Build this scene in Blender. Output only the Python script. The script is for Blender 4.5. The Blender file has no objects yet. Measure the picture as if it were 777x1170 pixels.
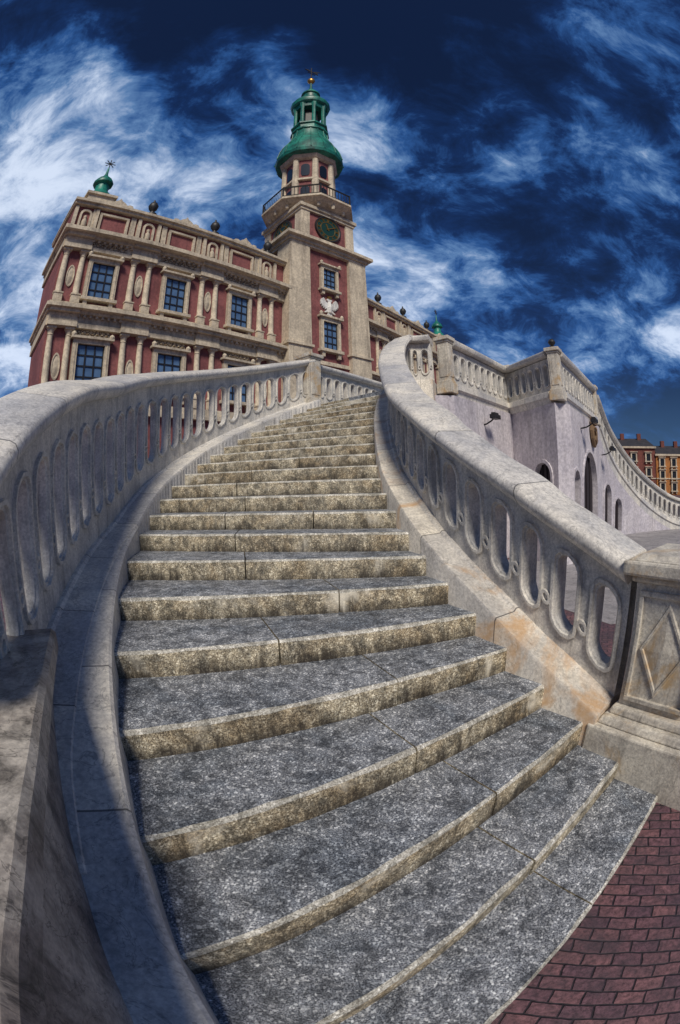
import bpy, math, random
from mathutils import Matrix, Vector
random.seed(7)
sc=bpy.context.scene
sc.view_settings.view_transform='Standard'
try: sc.view_settings.look='None'
except Exception: pass
sc.view_settings.exposure=0
PI=math.pi
# ------------------------------------------------------------ camera
PITCH=math.radians(-3);RHO=0.025
cam=bpy.data.cameras.new("camera");co=bpy.data.objects.new("camera",cam);sc.collection.objects.link(co)
cam.type='PANO';cam.sensor_fit='VERTICAL'
cam.sensor_height=10.5*1170/497.5;cam.sensor_width=cam.sensor_height*777/1170
cam.clip_end=3000;cam.clip_start=.02
co.matrix_world=Matrix.Translation((0,0,1.65))@Matrix.Rotation(math.radians(90)+PITCH,4,'X')@Matrix.Rotation(-RHO,4,'Z')
sc.camera=co
# ------------------------------------------------------------ materials
class NT:
    def __init__(s,nt): s.nt=nt
    def n(s,t,**kw):
        o=s.nt.nodes.new(t)
        for k,v in kw.items():
            if k.startswith('i_'):
                key=k[2:]
                key=int(key) if key.isdigit() else key.replace('_',' ')
                s.set(o.inputs[key],v)
            else: setattr(o,k,v)
        return o
    def set(s,sock,v):
        if isinstance(v,bpy.types.NodeSocket): s.nt.links.new(v,sock)
        else:
            if isinstance(v,tuple) and len(v)==3 and sock.type=='RGBA': v=v+(1,)
            sock.default_value=v
    def noise(s,vec,scale,detail=5,rough=.6,dist=0):
        o=s.n('ShaderNodeTexNoise',i_Scale=scale,i_Detail=detail,i_Roughness=rough,i_Distortion=dist)
        s.set(o.inputs['Vector'],vec);return o.outputs[0]
    def math(s,op,a,b=0.0,c=0.0,clamp=False):
        o=s.n('ShaderNodeMath',operation=op,use_clamp=clamp)
        s.set(o.inputs[0],a);s.set(o.inputs[1],b);s.set(o.inputs[2],c);return o.outputs[0]
    def rng(s,v,a,b,c=0.0,d=1.0):
        o=s.n('ShaderNodeMapRange',interpolation_type='SMOOTHSTEP')
        for i,x in enumerate((v,a,b,c,d)): s.set(o.inputs[i],x)
        return o.outputs[0]
    def mix(s,f,a,b,mode='MIX'):
        o=s.n('ShaderNodeMix',data_type='RGBA',blend_type=mode)
        s.set(o.inputs[0],f);s.set(o.inputs[6],a);s.set(o.inputs[7],b);return o.outputs[2]
    def mapping(s,vec,scale=(1,1,1),rot=(0,0,0)):
        o=s.n('ShaderNodeMapping');s.set(o.inputs['Vector'],vec);o.inputs['Scale'].default_value=scale;o.inputs['Rotation'].default_value=rot;return o.outputs[0]
def newmat(name):
    m=bpy.data.materials.new(name);m.use_nodes=True
    nt=NT(m.node_tree);b=m.node_tree.nodes['Principled BSDF']
    tc=nt.n('ShaderNodeTexCoord').outputs['Object']
    return m,nt,b,tc
def finish(nt,b,col,rough,h=None,bump=.3,dist=.01,metal=0):
    nt.set(b.inputs['Base Color'],col);nt.set(b.inputs['Roughness'],rough);b.inputs['Metallic'].default_value=metal
    if h is not None:
        bp=nt.n('ShaderNodeBump',i_Strength=bump,i_Distance=dist);nt.set(bp.inputs['Height'],h)
        nt.nt.links.new(bp.outputs[0],b.inputs['Normal'])
def stone(name,c1,c2,dirt,scale=2.0,fine=40,streak=.6,rough=.65,joint=0,stain=None,stain_amt=.5,bump=.4,dist=.01,dirtlo=.52,dirthi=.72,vein=.55,dmax=.9):
    m,nt,b,tc=newmat(name)
    n1=nt.noise(tc,scale,4,.65,.6)
    col=nt.mix(nt.rng(n1,.35,.65),c1,c2)
    n2=nt.noise(tc,fine,3,.7)
    col=nt.mix(.5,col,nt.mix(nt.rng(n2,.3,.7),(.55,.55,.57),(1.35,1.35,1.33)),'MULTIPLY')
    st=nt.noise(nt.mapping(tc,(3.2,3.2,.35)),scale*1.3,4,.7,.4)
    n3=nt.noise(tc,scale*2.6,6,.75,1.2)
    d=nt.math('MULTIPLY',nt.rng(nt.math('ADD',nt.math('MULTIPLY',st,streak),nt.math('MULTIPLY',n3,1-streak)),dirtlo-.06,dirthi),dmax)
    col=nt.mix(d,col,dirt)
    if vein:
        ve=nt.math('ABSOLUTE',nt.math('SUBTRACT',nt.noise(tc,scale*1.7,5,.6,2.0),.5))
        col=nt.mix(nt.rng(ve,0.0,.014,vein,0.0),col,dirt)
    if stain:
        s=nt.noise(tc,scale*.8,5,.7,.8)
        col=nt.mix(nt.rng(s,.62-stain_amt*.25,.78-stain_amt*.2,0,.8),col,stain)
    h=nt.math('ADD',nt.math('MULTIPLY',n3,1.0),nt.math('MULTIPLY',n2,.35))
    if joint:
        at=nt.n('ShaderNodeAttribute',attribute_name='arc').outputs['Fac']
        fr=nt.math('FRACT',nt.math('DIVIDE',at,joint))
        j=nt.math('LESS_THAN',fr,.009/joint)
        col=nt.mix(nt.math('MULTIPLY',j,.75),col,(.03,.03,.032))
        blk=nt.n('ShaderNodeTexWhiteNoise',noise_dimensions='1D')
        nt.set(blk.inputs['W'],nt.math('FLOOR',nt.math('DIVIDE',at,joint)))
        col=nt.mix(1.0,col,nt.mix(blk.outputs[0],(.82,.83,.87),(1.08,1.06,1.02)),'MULTIPLY')
        h=nt.math('SUBTRACT',h,j)
    finish(nt,b,col,rough,h,bump,dist);return m
M={}
M['marble']=stone('weathered_marble',(.78,.745,.68),(.55,.54,.53),(.11,.11,.12),2.0,45,.5,.5,joint=.85,vein=.5,dirtlo=.53,dirthi=.82)
M['marble_rust']=stone('rust_stained_marble',(.78,.73,.64),(.58,.55,.50),(.12,.105,.09),2.0,45,.5,.5,joint=.9,stain=(.56,.34,.16),stain_amt=.55,vein=.45,dirtlo=.54,dirthi=.84)
M['panel']=stone('pierced_marble',(.74,.70,.63),(.50,.49,.47),(.10,.095,.09),3.0,60,.65,.6,vein=.3,dirtlo=.50,dirthi=.80)
M['pier']=stone('pier_marble',(.72,.67,.57),(.50,.46,.40),(.075,.065,.055),3.0,60,.6,.55,stain=(.50,.33,.15),stain_amt=.5,vein=.35,dirtlo=.52,dirthi=.78)
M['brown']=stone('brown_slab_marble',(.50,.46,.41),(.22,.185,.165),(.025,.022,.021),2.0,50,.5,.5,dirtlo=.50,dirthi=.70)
M['cream']=stone('cream_plaster',(.68,.585,.44),(.50,.43,.33),(.09,.065,.05),.6,6,.7,.8,bump=.25,dist=.04,dirtlo=.50,dirthi=.82,vein=0)
M['maroon']=stone('maroon_plaster',(.28,.098,.095),(.19,.062,.064),(.05,.02,.022),.5,5,.7,.85,bump=.2,dist=.04,dirtlo=.51,dirthi=.84,vein=0)
M['white']=stone('lilac_white_plaster',(.62,.58,.61),(.48,.45,.50),(.14,.12,.13),.9,14,.8,.85,bump=.15,dirtlo=.51,dirthi=.86,vein=0)
M['copper']=stone('green_copper',(.02,.26,.19),(.008,.11,.09),(.004,.022,.022),.6,8,.6,.45,bump=.3,dist=.04,vein=0)
M['iron']=stone('dark_iron',(.02,.02,.022),(.03,.03,.03),(.01,.01,.01),2,20,.5,.5,vein=0)
M['roof']=stone('dark_roof',(.05,.045,.05),(.03,.03,.035),(.01,.01,.01),1,10,.5,.7,vein=0)
M['orange']=stone('orange_plaster',(.50,.20,.05),(.38,.15,.04),(.2,.08,.04),.3,4,.6,.8,vein=0)
M['redhouse']=stone('red_plaster',(.20,.06,.045),(.15,.045,.035),(.06,.02,.02),.3,4,.6,.8,vein=0)
M['slab']=stone('grey_slab_paving',(.36,.34,.35),(.26,.25,.26),(.09,.085,.085),1.5,30,.3,.7,vein=0)
M['gold']=newmat('gilded_metal')[0]
b=M['gold'].node_tree.nodes['Principled BSDF'];b.inputs['Base Color'].default_value=(.45,.25,.06,1);b.inputs['Metallic'].default_value=.8;b.inputs['Roughness'].default_value=.4
def granite(name,a,c,dk,patch,patchamt,sc1=150,blot=(.30,.31,.33)):
    m,nt,b,tc=newmat(name)
    n=nt.noise(tc,sc1,2,.8)
    vor=nt.n('ShaderNodeTexVoronoi',i_Scale=sc1*.8);nt.set(vor.inputs['Vector'],tc)
    col=nt.mix(nt.rng(n,.40,.60),dk,a)
    col=nt.mix(nt.rng(vor.outputs['Color'],.6,.95),col,c)
    big=nt.noise(tc,1.4,6,.7,.8)
    col=nt.mix(nt.rng(big,.42,.66,0,patchamt),col,patch,'MULTIPLY')
    mid=nt.noise(tc,11,6,.8,.5)
    col=nt.mix(.95,col,nt.mix(nt.rng(mid,.36,.64),blot,(1.5,1.5,1.5)),'MULTIPLY')
    pud=nt.noise(tc,2.7,4,.7,1.5)
    rough=nt.rng(pud,.4,.6,.4,.75)
    finish(nt,b,col,rough,nt.math('ADD',n,nt.math('MULTIPLY',mid,1.5)),.6,.006);return m,nt,b,tc
M['tread'],*_=granite('skylight_tinted_granite_tread',(.31,.325,.35),(.66,.67,.68),(.050,.054,.068),(.45,.50,.56),.85,blot=(.36,.37,.39))  # bluish tread tone has the skylight on upward faces mixed into the colour
M['edge'],*_=granite('worn_granite_edge',(.60,.58,.52),(.80,.78,.72),(.26,.24,.21),(.65,.65,.63),.6,blot=(.6,.6,.58))
m,nt,b,tc=granite('warm_lit_stained_granite_riser',(.48,.42,.30),(.76,.70,.55),(.11,.088,.06),(.60,.50,.38),.85)  # yellow-brown riser tone includes painted warm light; the dark streaks are stain
col=b.inputs['Base Color'].links[0].from_socket
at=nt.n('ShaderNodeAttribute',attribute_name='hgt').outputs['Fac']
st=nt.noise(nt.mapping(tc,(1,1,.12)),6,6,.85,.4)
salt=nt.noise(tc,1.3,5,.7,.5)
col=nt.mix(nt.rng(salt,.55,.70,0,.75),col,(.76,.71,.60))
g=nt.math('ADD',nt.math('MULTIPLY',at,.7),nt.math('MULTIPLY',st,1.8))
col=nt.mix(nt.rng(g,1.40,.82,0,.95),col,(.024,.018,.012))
nt.set(b.inputs['Base Color'],col);M['riser']=m
m,nt,b,tc=newmat('window_glass')
n=nt.noise(tc,1.3,3,.6)
finish(nt,b,nt.mix(n,(.02,.05,.12),(.16,.28,.48)),.12);M['glass']=m
m,nt,b,tc=newmat('dark_glass');finish(nt,b,(.012,.018,.03),.15);M['dglass']=m
m,nt,b,tc=newmat('clock_face');finish(nt,b,(.01,.045,.035),.4);M['clock']=m
m,nt,b,tc=newmat('painted_metal');finish(nt,b,(.015,.015,.018),.5);M['black']=m
m,nt,b,tc=newmat('painted_doorway_shade');finish(nt,b,nt.mix(nt.noise(tc,4),(.008,.007,.010),(.035,.022,.028)),.8);M['doorway_shade']=m  # near-black colour stands in for the shade inside the arched openings
m,nt,b,tc=newmat('brown_carved_stone');finish(nt,b,nt.mix(nt.noise(tc,9),(.06,.036,.022),(.30,.19,.10)),.8);M['carved']=m
def paver(name,c1,c2,mort,rot,sx):
    m,nt,b,tc=newmat(name)
    v=nt.n('ShaderNodeVectorMath',operation='ADD');nt.set(v.inputs[0],nt.mapping(tc,(1,1,1),(0,0,rot)))
    nz=nt.n('ShaderNodeTexNoise',i_Scale=9.0);nt.set(nz.inputs['Vector'],tc)
    sc_=nt.n('ShaderNodeVectorMath',operation='SCALE');nt.set(sc_.inputs[0],nz.outputs[1]);sc_.inputs['Scale'].default_value=.022
    nt.nt.links.new(sc_.outputs[0],v.inputs[1])
    br=nt.n('ShaderNodeTexBrick');nt.set(br.inputs['Vector'],v.outputs[0])
    br.inputs['Scale'].default_value=1;br.inputs['Brick Width'].default_value=sx*1.9;br.inputs['Row Height'].default_value=sx;br.inputs['Mortar Size'].default_value=.006;br.inputs['Mortar Smooth'].default_value=.7
    br.inputs['Bias'].default_value=-.1
    br.inputs['Color1'].default_value=c1+(1,);br.inputs['Color2'].default_value=c2+(1,);br.inputs['Mortar'].default_value=mort+(1,)
    g=nt.noise(tc,38,6,.8)
    col=nt.mix(.9,br.outputs[0],nt.mix(nt.rng(g,.3,.7),(.25,.25,.3),(1.8,1.7,1.8)),'MULTIPLY')
    d=nt.noise(tc,2.5,6,.75)
    col=nt.mix(nt.rng(d,.40,.68,0,.8),col,(.055,.042,.052))
    h=nt.math('SUBTRACT',nt.math('MULTIPLY',g,.7),br.outputs[1])
    finish(nt,b,col,.55,h,.8,.012);return m
M['pave']=paver('red_brick_paving',(.20,.10,.10),(.10,.055,.07),(.02,.016,.02),math.radians(35),.068)

# ------------------------------------------------------------ mesh helper
class MB:
    def __init__(s): s.v=[];s.f=[];s.m=[];s.a=[]
    def add(s,vs,fs,m=0,arc=None):
        o=len(s.v);s.v+=[tuple(p) for p in vs];s.f+=[tuple(i+o for i in f) for f in fs]
        s.m+=[m]*len(fs) if isinstance(m,int) else m
        s.a+=arc if arc else [0.0]*len(vs)
    def box(s,x0,x1,y0,y1,z0,z1,m=0):
        s.add([(x,y,z) for x in(x0,x1) for y in(y0,y1) for z in(z0,z1)],[(0,1,3,2),(4,6,7,5),(0,4,5,1),(2,3,7,6),(0,2,6,4),(1,5,7,3)],m)
    def loft(s,loops,closed=True,caps=True,m=0,arcs=None):
        n=len(loops[0]);vs=[p for l in loops for p in l];fs=[]
        for i in range(len(loops)-1):
            for j in range(n if closed else n-1):
                k=(j+1)%n;fs.append((i*n+j,i*n+k,(i+1)*n+k,(i+1)*n+j))
        if caps: fs.append(tuple(range(n))[::-1]);fs.append(tuple((len(loops)-1)*n+j for j in range(n)))
        s.add(vs,fs,m,[a for a in arcs for _ in range(n)] if arcs else None)
    def lathe(s,prof,n=16,cx=0,cy=0,ph=0,m=0,cz=0):
        s.loft([[(cx+r*math.cos(ph+2*PI*j/n),cy+r*math.sin(ph+2*PI*j/n),cz+z) for j in range(n)] for r,z in prof],m=m)
    def prism(s,poly,z0,z1,m=0):
        s.loft([[(x,y,z) for x,y in poly] for z in(z0,z1)],m=m)
    def prismy(s,poly,y0,y1,m=0):
        s.loft([[(x,y,z) for x,z in poly] for y in(y0,y1)],m=m)
import bmesh
def mk(name,mb,mats,parent=None,smooth=None,label=None,cat=None,bevel=0,loc=None,group=None):
    me=bpy.data.meshes.new(name);me.from_pydata(mb.v,[],mb.f)
    for t in mats: me.materials.append(M[t])
    me.polygons.foreach_set('material_index',mb.m)
    if any(mb.a):
        at=me.attributes.new('arc','FLOAT','POINT');at.data.foreach_set('value',mb.a)
    bm=bmesh.new();bm.from_mesh(me);bmesh.ops.recalc_face_normals(bm,faces=bm.faces);bm.to_mesh(me);bm.free()
    if smooth:
        me.polygons.foreach_set('use_smooth',[True]*len(me.polygons));me.set_sharp_from_angle(angle=math.radians(smooth))
    o=bpy.data.objects.new(name,me);sc.collection.objects.link(o)
    if parent: o.parent=parent
    if loc: o.location=loc
    if label: o['label']=label
    if cat: o['category']=cat
    if group: o['group']=group
    if bevel:
        bv=o.modifiers.new('bevel','BEVEL');bv.width=bevel;bv.segments=2;bv.limit_method='ANGLE';bv.angle_limit=math.radians(40)
    return o
def thing(name,loc,rz,label,cat,group=None):
    e=bpy.data.objects.new(name,None);sc.collection.objects.link(e);e.location=loc;e.rotation_euler=(0,0,rz)
    e['label']=label;e['category']=cat
    if group:e['group']=group
    return e
def dup(o,parent,loc,rz=0,scale=(1,1,1)):
    c=o.copy();sc.collection.objects.link(c);c.parent=parent;c.location=loc;c.rotation_euler=(0,0,rz);c.scale=scale
    for ch in list(o.children):
        d=ch.copy();sc.collection.objects.link(d);d.parent=c
    return c

# ------------------------------------------------------------ paths
def interp(tab):
    ss=[t[0] for t in tab];P=[t[1:] for t in tab];dim=len(P[0]);n=len(ss)
    T=[]
    for i in range(n):
        a=max(0,i-1);b=min(n-1,i+1)
        T.append([(P[b][d]-P[a][d])/(ss[b]-ss[a]) for d in range(dim)])
    def f(s):
        s=max(ss[0],min(ss[-1],s));i=0
        while i<n-2 and s>ss[i+1]: i+=1
        h=ss[i+1]-ss[i];t=(s-ss[i])/h
        a=2*t**3-3*t*t+1;b=t**3-2*t*t+t;c=-2*t**3+3*t*t;d=t**3-t*t
        r=[a*P[i][k]+b*h*T[i][k]+c*P[i+1][k]+d*h*T[i+1][k] for k in range(dim)]
        return r if dim>1 else r[0]
    return f
RISE=.16;NS=22;TOP=RISE*NS
L=interp([(-1,.0,-.45),(0,-.12,-.15),(1,-.3,.2),(2,-.5,.557),(3,-.72,.97),(4,-.98,1.45),(5,-1.26,2.0),(6,-1.53,2.6),(7,-1.77,3.22),(8,-1.95,3.85),(9.5,-2.08,4.55),(11,-2.12,5.2),(14,-1.98,6.5),(17,-1.55,7.65),(20,-.9,8.7),(22,-.35,9.3),(23,0,9.7)])
R=interp([(-1,1.80,.98),(0,1.66,1.29),(1,1.51,1.59),(2,1.35,1.87),(3,1.19,2.14),(4,1.03,2.42),(5,.9,2.72),(6,.77,3.01),(7,.66,3.3),(8,.57,3.6),(9.5,.49,4.15),(11,.45,4.7),(14,.47,5.6),(17,.56,6.5),(20,.75,7.4),(22,1.0,7.96),(23,1.2,8.2)])
class Path:
    def __init__(s,pts,side):
        s.p=pts;s.side=side;s.a=[0]
        for i in range(1,len(pts)): s.a.append(s.a[-1]+math.dist(pts[i][:2],pts[i-1][:2]))
        s.len=s.a[-1];s.n=[]
        for i in range(len(pts)):
            q=pts[min(i+1,len(pts)-1)];p=pts[max(i-1,0)]
            hx,hy=q[0]-p[0],q[1]-p[1];l=math.hypot(hx,hy) or 1
            s.n.append((hy/l*side,-hx/l*side))
    def at(s,a):
        a=max(0,min(s.len,a))
        lo,hi=0,len(s.a)-2
        while lo<hi:
            mid=(lo+hi+1)//2
            if s.a[mid]<=a: lo=mid
            else: hi=mid-1
        i=lo;t=(a-s.a[i])/max(1e-9,s.a[i+1]-s.a[i])
        lp=lambda x,y:x+(y-x)*t
        return [lp(s.p[i][k],s.p[i+1][k]) for k in range(len(s.p[i]))],(lp(s.n[i][0],s.n[i+1][0]),lp(s.n[i][1],s.n[i+1][1]))
    def pt(s,a,off,z):
        p,n=s.at(a);return (p[0]+n[0]*off,p[1]+n[1]*off,z)
def sweep(mb,path,a0,a1,prof,step=.1,m=0,arcoff=0):
    n=max(1,int((a1-a0)/step));loops=[];arcs=[]
    for i in range(n+1):
        a=a0+(a1-a0)*i/n;p,nn=path.at(a)
        loops.append([(p[0]+nn[0]*o,p[1]+nn[1]*o,z) for o,z in prof(p)]);arcs.append(a+.05+arcoff)
    mb.loft(loops,m=m,arcs=arcs)
def cell_angles(W,H,n=28):
    return sorted([2*PI*i/n+.01 for i in range(n)]+[math.atan2(sy*H,sx*W)%(2*PI) for sx in(1,-1) for sy in(1,-1)])
def rect_pt(t,W,H):
    c,s=math.cos(t),math.sin(t);k=min(W/max(1e-9,abs(c)),H/max(1e-9,abs(s)));return c*k,s*k
def stad_pt(t,w,h):
    c,s=math.cos(t),math.sin(t);l=h-w
    if abs(c)>1e-6:
        k=w/abs(c)
        if abs(k*s)<=l: return c*k,s*k
    lp=l*abs(s);k=lp+math.sqrt(max(0,lp*lp-(l*l-w*w)));return c*k,s*k
def panel(path,a0,a1,zb,zt,thk,off,hw=.074):
    mb=MB();ac=(a0+a1)/2;W=(a1-a0)/2
    pm,_=path.at(ac);H=(zt(pm)-zb(pm))/2
    A=cell_angles(W,H);w=min(hw,W*.62);h=min(H*.62,.30+(H-.35)*.45) if H>.35 else H*.62
    rg=min(.040,W-w-.012)
    def mp(x,y,o):
        p,n=path.at(ac+x);z=zb(p)+(zt(p)-zb(p))*(y+H)/(2*H)
        return (p[0]+n[0]*o,p[1]+n[1]*o,z)
    o0,o1=off,off+thk;pr=.022
    seq=[(0,o0,0),(1,o0,0),(1,o0-pr,.004),(2,o0-pr,.004),(2,o0-pr*.2,0),(3,o0,0),(3,o1,0),(2,o1+pr*.2,0),(2,o1+pr,.004),(1,o1+pr,.004),(1,o1,0),(0,o1,0)]
    loops=[]
    for kind,o,e in seq:
        if kind==0: q=[rect_pt(t,W,H) for t in A]
        elif kind==1: q=[stad_pt(t,w+rg-e,h+.042-e) for t in A]
        elif kind==2: q=[stad_pt(t,w+.012+e,h+.014+e) for t in A]
        else: q=[stad_pt(t,w,h) for t in A]
        loops.append([mp(x,y,o) for x,y in q])
    mb.loft(loops,caps=False)
    for yy in(-.30*H,):
        for sgn,oo in((-1,o0),(1,o1)):
            n=14;lo=[]
            for rr,dz in((.045,0),(.043,pr),(.024,pr),(.022,.002),(.001,.006)):
                lo.append([mp(W*0.999+rr*math.cos(2*PI*j/n),yy+rr*1.0*math.sin(2*PI*j/n),oo+sgn*dz) for j in range(n)])
            mb.loft(lo,caps=False)
    return mb
def balustrade(parent,path,a0,a1,wl,hr,tilt,mats=('marble','panel','marble'),cell=.30,base_z=None,plinth_prof=None,step=.1,railw=.42,thk=.12,hw=.074):
    hrf=hr if callable(hr) else (lambda p:hr)
    zb=lambda p:p[2]+.12
    zt=lambda p:p[2]+hrf(p)-.11
    if plinth_prof is None:
        plinth_prof=lambda p:[(0,base_z if base_z is not None else -.05),(0,p[2]+.085),(.012,p[2]+.105),(wl-.02,p[2]+.115),(wl,p[2]+.135),(wl+.19,p[2]+.135),(wl+.20,p[2]+.12),(wl+.20,base_z if base_z is not None else -.05)]
    mb=MB();sweep(mb,path,a0,a1,plinth_prof,step);mk('stone_plinth',mb,[mats[2]],parent,35)
    def rp(p):
        h=p[2]+hrf(p)
        return [(wl-.02,h-.13),(wl-.07,h-.11),(wl-.10,h-.07),(wl-.105,h-.035),(wl-.09,h-.005),(wl-.06,h+.01),(wl+railw-.12,h+tilt),(wl+railw-.085,h+tilt-.01),(wl+railw-.07,h+tilt-.05),(wl+railw-.10,h+tilt-.11),(wl+.17,h-.10+tilt*.4)]
    mb=MB();sweep(mb,path,a0,a1,rp,step);mk('handrail',mb,[mats[0]],parent,50)
    n=max(1,round((a1-a0)/cell));
    for i in range(n):
        b0=a0+(a1-a0)*i/n;b1=a0+(a1-a0)*(i+1)/n
        mk('pierced_panel',panel(path,b0,b1,zb,zt,thk,wl+.03,hw),[mats[1]],parent,35)

# ------------------------------------------------------------ ground
mb=MB();mb.add([(-900,-900,0),(900,-900,0),(900,900,0),(-900,900,0)],[(0,1,2,3)])
g=mk('ground',mb,['pave']);g['kind']='structure';g['label']='red brick paved market square ground'
mb=MB();mb.prism([(3.2,4.2),(30,4.2),(30,14.5),(12,15),(2.2,8)],-.05,.006)
g=mk('pavement',mb,['slab']);g['kind']='structure';g['label']='grey stone slab pavement at the foot of the terrace wall'

# ------------------------------------------------------------ stairs
st=thing('stone_staircase',(0,0,0),0,'curving flight of worn grey granite steps between stone balustrades','staircase')
def step_mesh(k,u0,u1):
    mb=MB();N=max(3,int(22*(u1-u0)));z1=RISE*k;z0=z1-RISE-.03 if k>1 else -.05
    if k==0: z1=.045
    bow=.05 if k<8 else .02
    def P(s,u,dy=0):
        a,b=L(s),R(s);hx,hy=-(b[1]-a[1]),(b[0]-a[0]);l=math.hypot(hx,hy)
        bb=bow*math.sin(PI*u)+dy
        return a[0]+(b[0]-a[0])*u+hx/l*bb,a[1]+(b[1]-a[1])*u+hy/l*bb
    ext=lambda u:-.012 if u<=0 else (1.012 if u>=1 else u)
    us=[u0+(u1-u0)*i/N for i in range(N+1)]
    loops=[];sh=random.uniform(-.004,.004)
    for u in us:
        jit=random.uniform(-.0025,.0025)+sh;wr=random.uniform(.012,.024)
        fx,fy=P(k,ext(u),jit);bx,by=P(k+1,ext(u),.07)
        gx,gy=P(k,ext(u),wr+jit)
        loops.append([(fx,fy,z0),(fx,fy,z1-wr),(fx+(gx-fx)*.3,fy+(gy-fy)*.3,z1-wr*.3),(gx,gy,z1),(bx,by,z1),(bx,by,z0)])
    mb.loft(loops)
    return mb,z0+.03,z1
js={0:[.62],1:[.60],2:[.64],3:[.56],4:[.64],5:[.42],6:[.66],7:[.42],8:[.40],9:[.35,.70],10:[.42]}
for k in range(0,NS+1):
    u=[0]+js.get(k,[random.uniform(.35,.65)])+[1];M_=MB()
    for i in range(len(u)-1):
        m1,zlo,zhi=step_mesh(k,u[i]+(.0021 if i else 0),u[i+1]-(.0021 if i<len(u)-2 else 0))
        M_.add(m1.v,m1.f,0)
    o=mk('step',M_,['tread','riser','edge'],st,30)
    me=o.data
    for p in me.polygons:
        nz=abs(p.normal.z)
        p.material_index=0 if nz>.97 else (2 if nz>.2 else 1)
    at=me.attributes.new('hgt','FLOAT','POINT')
    at.data.foreach_set('value',[max(0,min(1,(v.co.z-zlo)/(zhi-zlo))) for v in me.vertices])
# ------------------------------------------------------------ left balustrade
def resample(pts,d=.08):
    out=[]
    for i in range(len(pts)-1):
        a,b=pts[i],pts[i+1];n=max(1,int(math.dist(a[:2],b[:2])/d))
        for k in range(n): out.append(tuple(a[j]+(b[j]-a[j])*k/n for j in range(len(a))))
    out.append(tuple(pts[-1]));return out
hl=interp([(0,.80),(3,1.04),(4,1.22),(5,1.34),(6,1.43),(7,1.48),(9,1.50),(11,1.46),(14,1.36),(18,1.20),(22,1.07)])
pts=[]
for i in range(0,int((22-2.6)*8)+1):
    s=2.6+i/8
    if s>22: s=22
    a=L(s);b=L(s+.05);hx,hy=b[0]-a[0],b[1]-a[1];l=math.hypot(hx,hy)
    ex=max(0,min(.2,(8-s)*.045))
    pts.append((a[0]-hy/l*ex,a[1]+hx/l*ex,RISE*s,s))
lp=Path(pts,-1)
lb=thing('stair_balustrade',(0,0,0),0,'long curving pale marble balustrade with pierced oval openings beside the steps','balustrade','stone balustrades of the stairs')
balustrade(lb,lp,0,lp.len,.24,lambda p:hl(p[3]),.08,railw=.40,cell=.34,thk=.055,hw=.108)
ins=[]
for i in range(0,int(23*8)+1):
    s=-1+i/8;a=L(s);ins.append((a[0],a[1],RISE*s,s))
ip=Path(ins,-1)
mb=MB()
def kp(p):
    ex=max(0,min(.2,(8-p[3])*.045))
    return [(0.0,-.05),(0.0,max(.02,p[2]+.075)),(.015,max(.03,p[2]+.09)),(.10+ex,max(.035,p[2]+.098)),(.12+ex,-.05)]
sweep(mb,ip,0,ip.len,kp,.1);mk('stair_kerb',mb,['marble'],lb,35)
mb=MB()
def kp2(p): return [(0.10,-.05),(.10,max(.03,p[2]+.02)),(.48,max(.03,p[2]+.02)),(.50,max(.01,p[2]-.02)),(.62,max(.01,p[2]-.06)),(.64,-.05)]
sweep(mb,ip,0,3.4,kp2,.1);mk('stair_kerb',mb,['marble'],lb,35)
# ------------------------------------------------------------ piers
def block(mb,cx,cy,rot,hx,hy,z0,z1,m=0,t=0):
    c,s=math.cos(rot),math.sin(rot)
    def q(x,y,z): return (cx+x*c-y*s,cy+x*s+y*c,z)
    mb.loft([[q(-a,-b,z),q(a,-b,z),q(a,b,z),q(-a,b,z)] for a,b,z in((hx,hy,z0),(hx-t,hy-t,z1))],m=m)
def newel(name,cx,cy,rot,zbase,h,label,hx=.13,hy=.15,z0=None,mat='pier',ball=False,group='stone newel piers'):
    e=thing(name,(0,0,0),0,label,'pier',group)
    mb=MB();block(mb,cx,cy,rot,hx,hy,zbase,zbase+h-.13);block(mb,cx,cy,rot,hx*.72,hy+.012,zbase+.22,zbase+h-.22);block(mb,cx,cy,rot,hx+.012,hy*.72,zbase+.222,zbase+h-.222);mk('shaft',mb,[mat],e,None,bevel=.008)
    mb=MB();block(mb,cx,cy,rot,hx+.02,hy+.02,zbase+h-.13,zbase+h-.09);block(mb,cx,cy,rot,hx+.05,hy+.05,zbase+h-.088,zbase+h-.01);block(mb,cx,cy,rot,hx+.04,hy+.04,zbase+h-.01,zbase+h+.02,t=.08);mk('cap',mb,[mat],e,None,bevel=.01)
    mb=MB();block(mb,cx,cy,rot,hx+.04,hy+.04,z0 if z0 is not None else zbase-.1,zbase+.10);block(mb,cx,cy,rot,hx+.02,hy+.02,zbase+.10,zbase+.15);mk('plinth',mb,[mat],e,None,bevel=.01)
    if ball:
        mb=MB();mb.lathe([(.05,0),(.06,.02),(.03,.04),(.04,.05),(.07,.08),(.085,.12),(.07,.16),(.04,.19),(.01,.20)],14,cx,cy,0,0,zbase+h+.02);mk('finial',mb,['iron'],e,40)
    return e
dx_,dy_=.655,.757
newel('stone_pier',-.62,9.52,math.atan2(dy_,dx_),TOP,1.19,'pale square stone pier at the top of the curved balustrade',hx=.18,hy=.2,z0=0)
ext=resample([(-.46,9.75,TOP,22),(4.2,15.15,TOP,22)],.3)
lx=Path(ext,-1);e=thing('terrace_balustrade',(0,0,0),0,'straight pale marble terrace balustrade with pierced oval openings','balustrade','terrace balustrades')
balustrade(e,lx,0,lx.len,0,1.02,.05,step=.5,base_z=TOP-.4)
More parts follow.
